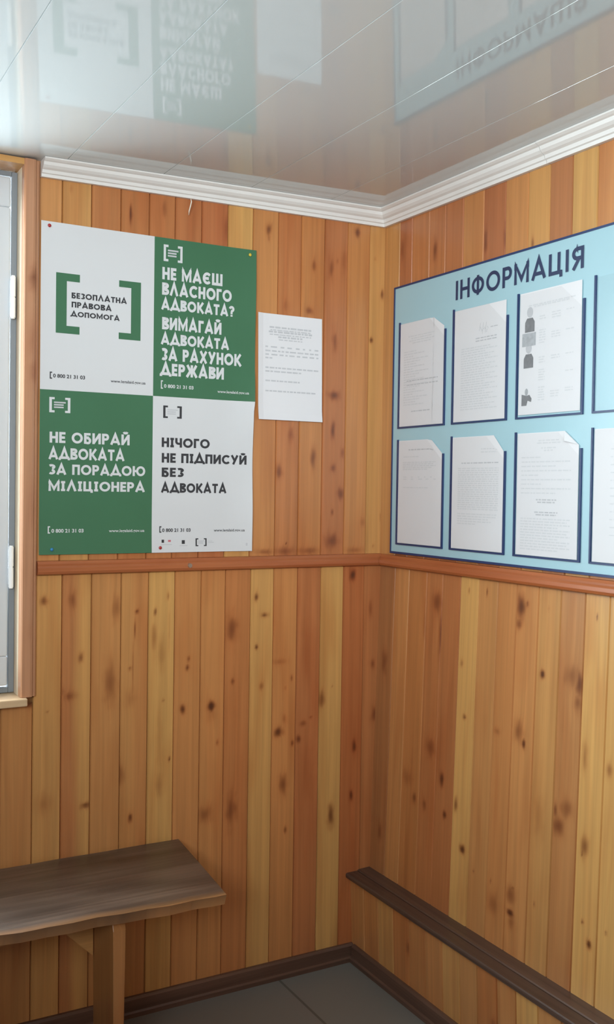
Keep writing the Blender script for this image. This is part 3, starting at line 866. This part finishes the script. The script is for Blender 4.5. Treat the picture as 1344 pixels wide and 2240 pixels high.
for (bx, y0, y1, tx0, tx1, ty, ux0, ux1, uy, dst) in ((.0243, .4450, .4628, .0327, .1150, .4490, .1829, .2780, .4462, small_k), (.3212, .4380, .4604, .3300, .4148, .4415, .4857, .5791, .4372, small_w), (.0224, .0537, .0722, .0317, .1143, .0562, .1817, .2788, .0562, small_w), (.3210, .0534, .0705, .3290, .4112, .0555, .4803, .5743, .0552, small_k)):
    dst += bracket(bx, y0, bx + .006, y1, .0028, .003)
    dst += font_polys('0 800 21 31 03', tx0, tx1, ty, .0092, 0.028)
    dst += font_polys('www.legalaid.gov.ua', ux0, ux1, uy, .0075, 0.015)
# funders' small emblems along the foot
icons_k = [rect(.3275, .0262, .3345, .0345), rect(.3855, .0225, .3945, .0325)]
icons_r = [rect(.3460, .0285, .3540, .0335)]
pale += [rect(.325, .0205, .357, .0222), rect(.379, .0170, .402, .0186), rect(.463, .0245, .480, .0262), rect(.463, .0285, .476, .0300), rect(.578, .0150, .583, .0230)]
posters = sheet('poster', None, PW, PH, poster_warp, poster_place,
                [M_POSTER_WHITE, M_GREEN, M_INK, M_POSTER_WHITE, M_TONER, M_RED_PRINT],
                lambda u, v: 1 if (u < SPLX) == (v < SPLY) else 0,
                [(1, green_marks), (3, white), (2, ink), (4, pale), (3, small_w), (2, small_k), (2, icons_k), (5, icons_r)],
                nx=[SPLX * k / 14 for k in range(15)] + [SPLX + (PW - SPLX) * k / 20 for k in range(1, 21)],
                ny=[SPLY * k / 16 for k in range(17)] + [SPLY + (PH - SPLY) * k / 14 for k in range(1, 15)])
tag(posters, 'large green and white four-panel legal aid poster with bold lettering beside window', 'poster')


def push_pin(name, p, mat, label):
    x, y, z = p
    m = MB()
    prev = None
    for (r, d) in ((0.0006, 0.0), (0.0006, 0.0045), (0.0042, 0.0050), (0.0045, 0.0062), (0.0038, 0.0076), (0.0018, 0.0086)):
        ring = [m.vert((x + r * math.cos(k * math.pi / 8), y - d, z + r * math.sin(k * math.pi / 8))) for k in range(16)]
        if prev:
            for k in range(16): m.face((prev[k], prev[(k + 1) % 16], ring[(k + 1) % 16], ring[k]))
        prev = ring
    m.face(prev)
    return tag(m.build(name, mat, smooth=True), label, 'push pin', 'push pins holding the poster')


def on_poster(u, v):
    q = poster_place(u, v, poster_warp(u, v))
    return (q[0], q[1] + 0.003, q[2])


push_pin('push_pin', on_poster(.0200, .8280), M_PIN_RED, 'dark red push pin in the poster\'s upper left corner')
push_pin('push_pin', on_poster(.5770, .8240), M_PIN_YELLOW, 'yellow push pin in the poster\'s upper right corner')
push_pin('push_pin', on_poster(.3230, .0130), M_PIN_RED, 'red push pin at the foot of the poster beneath small printed emblems')
push_pin('push_pin', on_poster(.0321, .0133), M_PIN_BLUE, 'blue push pin in the green lower left corner of the poster')

# ---------------------------------------------------------------- notice on the left wall
rnd = random.Random(5)
AX, AZ = -0.4215, 1.6115
nb, nf = [], []
yy = lambda px: 0.297 - (px - 1075) * 0.297 / 860.0
for px, w in ((1185, .135), (1222, .140), (1262, .080)):
    nb += word_bars(rnd, .03, .18, yy(px), .0050, True, w)
    nb += word_bars(rnd, .03, .18, yy(px) - .0065, .0030, True, w * .96)
for px, w, sp in ((1345, .172, 4), (1378, .172, 1.4), (1408, .172, 2.2), (1436, .022, 1), (1515, .172, 1), (1545, .115, 1), (1622, .11, 1), (1705, .165, 1)):
    nb += word_bars(rnd, .024, .20, yy(px), .0042, False, w, sp)


def flat_warp(amp, sx=14, sy=9, ph=0.0):
    return lambda u, v: 0.0010 + amp * (1 + math.sin(u * sx + ph) * math.cos(v * sy + ph))


nw = lambda u, v: 0.0012 + 0.0012 * (1 + math.sin(u * 13) * math.cos(v * 9)) + 0.004 * max(0, (.05 - v) / .05) ** 2 + .004 * max(0, (.03 - u) / .03) ** 2
notice = sheet('paper_notice', None, 0.2085, 0.299, nw, lambda u, v, o: (AX - .004 * (v / .299) + u, -o - .0015, AZ + v + .0005 * u), [M_PAPER, M_TONER], lambda u, v: 0, [(1, nb)])
tag(notice, 'white typed notice sheet on the boards between poster and blue board', 'notice')

# ---------------------------------------------------------------- information board
board = thing('information_board', 'large light blue information board with navy edging and clear document pockets', 'notice board', (0, -0.60, 1.232))
BY0, BY1, BZ0, BZ1 = -0.0700, -1.131, 1.2315, 2.0125
bX = -0.0020           # back of the panel
BF = -0.0100           # front face of the panel
inv = lambda p: (p[0], p[1] + 0.60, p[2] - 1.232)


def bbox(mb, y0, y1, z0, z1, xf, xb, mi=0):
    mb.box(inv((xf, y0, z0)), inv((xb, y1, z1)), mi)


p = MB(); bbox(p, BY0 - .003, BY1 + .003, BZ0 + .003, BZ1 - .003, BF, bX)
p.build('panel', M_BOARD, board)
e = MB()
bbox(e, BY0, BY0 - .0052, BZ0, BZ1, BF - .002, bX - .0005)
bbox(e, BY1, BY1 + .0052, BZ0, BZ1, BF - .002, bX - .0005)
bbox(e, BY0 - .0052, BY1 + .0052, BZ1 - .0052, BZ1, BF - .002, bX - .0005)
bbox(e, BY0 - .0052, BY1 + .0052, BZ0, BZ0 + .0060, BF - .002, bX - .0005)
e.build('edging', M_NAVY, board)
lt = MB()
for n_, q in enumerate(text_quads('iНФОРМАЦiЯ', 0.0, 0.4735, 0.0, 0.0515, 0.175, 0.16)):
    for lift in (0.0008 + 6e-6 * n_,):
        lt.face([lt.vert(inv((BF - lift, -0.364 - u, 1.9295 + v))) for (u, v) in q])
lo = lt.build('lettering', M_LETTER, board, fix=False)

POCK = [(0.1015, 0.3265), (0.3575, 0.5830), (0.6165, 0.8455), (0.8740, 1.1020)]
ROWS = [(1.5965, 1.905, 1.8585), (1.2585, 1.5645, 1.5205)]
def make_pocket():
    pk = bpy.data.objects.new('document_pocket', None); pk.empty_display_size = .05
    link(pk, board)
    m = MB()
    w, h, hr, t = .2270, .3070, .2620, .0052
    m.box((0, 0, 0), (-.0040, -t, h)); m.box((0, -w + t * 1.15, 0), (-.0040, -w, hr)); m.box((0, -t, 0), (-.0040, -w + t * 1.15, t * .9))
    m.build('pocket_edge', M_NAVY, pk)
    f = MB()
    pts = [(-t * .8, t * .7), (-w + t * .8, t * .7), (-w + t * .8, hr - .020), (-w + .075, h - .006), (-t * .8, h - .006)]
    a = [f.vert((-.0040, y, z)) for y, z in pts]; b = [f.vert((-.0052, y, z)) for y, z in pts]
    f.face(a[::-1]); f.face(b)
    for k in range(5): f.face((a[k], a[(k + 1) % 5], b[(k + 1) % 5], b[k]))
    f.build('clear_front', M_ACRYLIC, pk)
    return pk
proto = make_pocket()
for r, (z0, zt, zr) in enumerate(ROWS):
    for cidx, (a, b) in enumerate(POCK):
        if r == 0 and cidx == 0:
            pk = proto
        else:
            pk = proto.copy(); COL.objects.link(pk); pk.parent = board
            for ch in proto.children:
                d = ch.copy(); COL.objects.link(d); d.parent = pk
        pk.location = inv((BF, -a, z0))
        pk.scale = (1, (b - a) / .2270, (zt - z0) / .3070)

# ---- sheets standing in the pockets
def doc(col, row, label, marks, clip=None, dx=0.0, top=0.0, flap=False, mats=None, corner=0.0, hgt=0.297):
    a, b = POCK[col]; z0 = ROWS[row][0]
    W_, H_ = 0.2095, hgt
    y0 = -(a + b) / 2 + W_ / 2 + dx
    zb = z0 + 0.0055 + top
    wp = flat_warp(0.0005, 12, 8, col * 2 + row)
    nx = [W_ * k / 10 for k in range(8)] + [W_ - 0.042 + 0.042 * k / 6 for k in range(7)] if clip else 12
    # a clipped or bent corner is followed by moving the grid's upper right vertices
    def place(u, v, o):
        if clip:
            cw, chh = clip
            lim = H_ - chh * max(0.0, (u - (W_ - cw)) / cw)
            if v > H_ - chh: v = (H_ - chh) + (v - (H_ - chh)) * (lim - (H_ - chh)) / chh if lim > H_ - chh else H_ - chh
        return (BF - 0.0006 - o - corner * max(0, (u - W_ * .6) / W_) * max(0, (v - H_ * .7) / H_) * 1.2, y0 - u, zb + v)
    ob = sheet('document_sheet', None, W_, H_, wp, place, mats or [M_PAPER, M_TONER, M_PALETONER], lambda u, v: 0, marks, nx=nx if not clip else [W_ * k / 9 for k in range(8)] + [W_ - clip[0] + clip[0] * k / 6 for k in range(0, 7)], ny=[(H_ - 0.04) * k / 12 for k in range(13)] + [H_ - 0.04 + 0.04 * k / 8 for k in range(1, 9)] if clip else 14)
    tag(ob, label, 'paper sheet', 'printed sheets in the blue board\'s pockets')
    if flap:
        m = MB()
        cw, chh = clip
        P0 = (BF - .0030, y0 - (W_ - cw) + .001, zb + H_ - .0005); P1 = (BF - .0030, y0 - W_ + .004, zb + H_ - chh * .95)
        P2 = (BF - .0150, y0 - (W_ - cw) - .012, zb + H_ - chh * .70)
        i0 = [m.vert(q) for q in (P0, P1, P2)]; i1 = [m.vert((q[0] - .0004, q[1], q[2])) for q in (P0, P1, P2)]
        m.face(i0); m.face(i1[::-1])
        for k in range(3): m.face((i0[k], i0[(k + 1) % 3], i1[(k + 1) % 3], i1[k]))
        m.build('folded_corner', M_PAPER, ob)
    return ob


def lines(seed, ys, x0=.02, x1=.19, hgt=.0028, centred=False, widths=None, space=1.0):
    r = random.Random(seed); out = []
    for k, y in enumerate(ys):
        w = widths[k % len(widths)] if widths else None
        out += word_bars(r, x0, x1, y, hgt, centred, w, space)
    return out


seq = lambda a, b, n: [a + (b - a) * k / (n - 1) for k in range(n)]
doc(0, 0, 'printed sheet in the upper left pocket of the blue board, corner clipped',
    [(2, lines(1, seq(.255, .235, 4), .04, .17, widths=[.13, .10, .12, .09], centred=True) + lines(2, seq(.212, .060, 22), .02, .185, widths=[.06, .10, .045, .12, .08])),
     (1, lines(3, [.128, .116], .035, .185, .003) + lines(4, [.040], .06, .15, .003))], clip=(.050, .030))
doc(1, 0, 'sheet with a scrawled signature in the second pocket of the board\'s upper row',
    [(2, lines(5, seq(.190, .030, 26), .03, .19, widths=[.12, .15, .10, .14])), (1, lines(6, [.212, .205], .09, .175, .003)),
     (1, [q for k in range(9) for q in stroke_quads([(.105 + .004 * k, .232 + .010 * math.sin(k * 1.7)), (.109 + .004 * k, .240 + .012 * math.cos(k * 2.1))], False, .0014)] + lines(7, [.236], .15, .18, .0025))], top=.0)


def figure(cx, y, s, w=1.0):
    """small printed portrait: head disc and shoulders"""
    head = [(cx + .011 * s * math.cos(k * math.pi / 6), y + .034 * s + .013 * s * math.sin(k * math.pi / 6)) for k in range(12)]
    body = [(cx - .017 * s * w, y - .014 * s), (cx + .017 * s * w, y - .014 * s), (cx + .017 * s * w, y + .010 * s), (cx + .010 * s, y + .020 * s), (cx - .010 * s, y + .020 * s), (cx - .017 * s * w, y + .010 * s)]
    return head, body


hd_, bd_ = [], []
for (cx, y, s) in ((.036, .214, 1.0), (.034, .127, 1.0)):
    h_, b_ = figure(cx, y, s); hd_.append(h_); bd_.append(b_)
mid_ = [rect(.010, .166, .058, .198)] + [[(.029 + .006 * math.cos(k * math.pi / 5), .047 + .009 * math.sin(k * math.pi / 5) + .008) for k in range(10)]]
bd_ += [[(.012, .022), (.030, .022), (.034, .034), (.046, .030), (.048, .038), (.040, .048), (.030, .046), (.012, .050)]]
cols = lines(11, seq(.262, .258, 2), .03, .19, .0032, widths=[.16, .12], centred=True)
for (x, w, rows) in ((.070, .022, (.232, .226, .199, .193, .187, .181, .175, .169, .134, .128, .122, .104, .098, .092, .086, .080, .062, .056, .050, .044, .038, .032)), (.112, .030, (.236, .230, .224, .190, .184, .178, .134, .128, .050, .044, .038)), (.160, .026, (.236, .190, .134, .094, .054, .048))):
    cols += lines(int(x * 1000), rows, x, x + w, .0028)
doc(2, 0, 'sheet of small grey portrait photos in the third pocket of the board\'s upper row',
    [(2, cols), (1, hd_), (3, mid_), (4, bd_)], mats=[M_PAPER, M_TONER, M_PALETONER, M_PHOTOMID, M_PHOTO], corner=.004, top=.004)
doc(0, 1, 'mostly blank sheet in the lower left pocket of the blue board, corner clipped',
    [(1, lines(21, [.268], .05, .17, .0034)), (2, lines(22, [.248], .025, .10, .003) + lines(23, seq(.232, .212, 5), .022, .185, .003, widths=[.16, .15, .16, .14, .12]) + lines(24, [.190, .184], .025, .185, .003, space=7) + lines(25, [.160], .025, .15, .0028))], clip=(.052, .040))
doc(1, 1, 'sheet with one dense block of text in the board\'s lower row, second pocket',
    [(2, lines(31, [.262, .254], .12, .185, .003) + lines(33, seq(.212, .105, 20), .026, .192, .003) + lines(34, seq(.092, .066, 5), .026, .19, .003, widths=[.165, .16, .13, .14, .08])), (1, lines(32, [.226], .04, .19, .0032))], clip=(.040, .042), flap=False)
doc(2, 1, 'sheet with a folded-over corner in the third pocket of the board\'s lower row',
    [(2, lines(41, [.276, .270, .258, .252], .05, .17, .003, True, [.07, .08, .05, .03]) + lines(42, seq(.236, .150, 9), .016, .195, .003, widths=[.07, .17, .12, .17, .06, .17]) + lines(45, seq(.088, .014, 12), .016, .192, .003, widths=[.17, .16, .17, .13])), (1, lines(43, [.134, .128, .104, .098], .04, .17, .0032, True, [.07, .06, .08, .07]))], clip=(.046, .034), flap=True)
doc(3, 1, 'plain white sheet in the rightmost pocket of the board\'s lower row',
    [(2, lines(51, seq(.25, .06, 12), .05, .19, .0026))])

# ---------------------------------------------------------------- bench
bench = thing('wooden_bench', 'rough dark-topped wooden bench against the boards under the window', 'bench', (-1.3, -0.2, 0.0))
bi = lambda p: (p[0] + 1.3, p[1] + 0.2, p[2])
ZT, ZB = 0.462, 0.434
seat = MB(tone=(0.07, 0.05, 0.038))
n = 60
rows = []
front = []
for k in range(n + 1):
    t = k / n
    xb = -2.35 + t * (2.35 - 0.650); xf = -2.35 + t * (2.35 - 0.686)
    yb = -0.016
    yf = -0.330 - 0.082 * t + 0.0025 * math.sin(t * 40) + 0.002 * math.sin(t * 93 + 1)
    rows.append((xb, yb, xf, yf))
m_ = 14
top, bot = [], []
for (xb, yb, xf, yf) in rows:
    ra, rb = [], []
    for j in range(m_ + 1):
        s = j / m_
        x = xb + (xf - xb) * s; y = yb + (yf - yb) * s
        wob = 0.0004 * math.sin(x * 31 + s * 9) - (0.0015 * (max(0, s - .86) / .14) ** 2)
        ra.append(seat.vert(bi((x, y, ZT + wob)), (y, x), 0.0))
        rb.append(seat.vert(bi((x, y + (0.010 if j == m_ else 0), ZB)), (y, x), 0.0))
    top.append(ra); bot.append(rb)
for a in range(n):
    for j in range(m_):
        seat.face((top[a][j], top[a + 1][j], top[a + 1][j + 1], top[a][j + 1]))
        seat.face((bot[a][j], bot[a][j + 1], bot[a + 1][j + 1], bot[a + 1][j]))
    seat.face((top[a][0], bot[a][0], bot[a + 1][0], top[a + 1][0]))
    seat.face((top[a][m_], top[a + 1][m_], bot[a + 1][m_], bot[a][m_]))
for a in (0, n):
    for j in range(m_):
        seat.face((top[a][j], top[a][j + 1], bot[a][j + 1], bot[a][j]))
# stains worn into the top
for i, v in enumerate(seat.v):
    x, y = v[0] - 1.3, v[1] - .2
    s = mnoise.noise(Vector((x * 5, y * 16, 3)))
    seat.tone[i] = mixc((0.040, 0.029, 0.023), (0.105, 0.074, 0.056), min(1, max(0, .5 + 1.3 * s)))
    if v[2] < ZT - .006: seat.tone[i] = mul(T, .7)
    for (kx, ky, ra, rb, st) in ((-1.02, -.30, .05, .008, .8), (-.9, -.22, .1, .012, .5), (-.8, -.1, .12, .02, .4)):
        seat.knot[i] = max(seat.knot[i], st * math.exp(-(((x - kx) / ra) ** 2 + ((y - ky) / rb) ** 2)))
for ra in top:
    seat.tone[ra[m_]] = mul(T, .42)      # bare wood along the worn front edge
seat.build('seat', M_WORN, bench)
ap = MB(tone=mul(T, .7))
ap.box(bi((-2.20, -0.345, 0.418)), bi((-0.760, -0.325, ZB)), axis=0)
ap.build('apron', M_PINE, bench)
def bench_leg(x1):
    g = MB(tone=mul(mixc(T, O, .3), .8))
    prof = [(-.360, 0.0), (-.362, .405), (-.350, ZB - .0), (-.205, ZB - .0), (-.205, 0.0)]
    ids = []
    for (xx) in (x1 - .031, x1):
        ids.append([g.vert(bi((xx + (0.006 if zz < .1 and xx == x1 - .031 else 0) - (0.004 if zz < .1 and xx == x1 else 0), yy, zz)), (yy + xx, zz)) for (yy, zz) in prof])
    g.face(ids[0]); g.face(ids[1][::-1])
    for k in range(5): g.face((ids[0][k], ids[0][(k + 1) % 5], ids[1][(k + 1) % 5], ids[1][k]))
    return g.build('leg', M_PINE, bench, bevel=0.002)
def gusset(x1, sgn):
    g = MB(tone=mixc(T, Y, .4))
    P = [(x1, .2895), (x1, ZB - .001), (x1 - sgn * .145, ZB - .001)]
    a = [g.vert(bi((x, -.215, z)), (z, x)) for x, z in P]; b = [g.vert(bi((x, -.193, z)), (z, x)) for x, z in P]
    g.face(a); g.face(b[::-1])
    for k in range(3): g.face((a[k], a[(k + 1) % 3], b[(k + 1) % 3], b[k]))
    return g.build('brace', M_PINE, bench)
bench_leg(-.9145)
gusset(-.9460, 1)
bench_leg(-2.05)
gusset(-2.0495, -1)

# ---------------------------------------------------------------- small things
sc = MB()
sc.cyl((-0.628, -0.0190, 1.2055), (-0.628, -0.0255, 1.2055), 0.0068, 20, r1=0.0056)
sc.box((-0.6325, -0.0262, 1.2048), (-0.6235, -0.0254, 1.2062))
tag(sc.build('screw', M_STEEL), 'round steel screw head in the brown dado rail below the poster', 'screw')

def strand(name, pts, r, mat, label, cat):
    m = MB(); rings = []
    P = [Vector(p) for p in pts]
    for k, p in enumerate(P):
        d = (P[min(k + 1, len(P) - 1)] - P[max(k - 1, 0)]).normalized()
        s = d.orthogonal().normalized(); t = d.cross(s)
        rr = r * (0.35 if k in (0, len(P) - 1) else 1)
        rings.append([m.vert(p + (s * math.cos(q * math.pi / 3) + t * math.sin(q * math.pi / 3)) * rr) for q in range(6)])
    for a, b in zip(rings, rings[1:]):
        for q in range(6): m.face((a[q], a[(q + 1) % 6], b[(q + 1) % 6], b[q]))
    m.face(rings[0]); m.face(rings[-1][::-1])
    return tag(m.build(name, mat, smooth=True), label, cat)
strand('thread_scrap', [(-0.6365, -0.017, 2.192), (-0.6355, -0.021, 2.182), (-0.6375, -0.019, 2.170), (-0.639, -0.014, 2.158), (-0.6385, -0.010, 2.148)], 0.0016, M_FIBRE, 'pale scrap of thread hanging below the white cornice above the poster', 'thread')
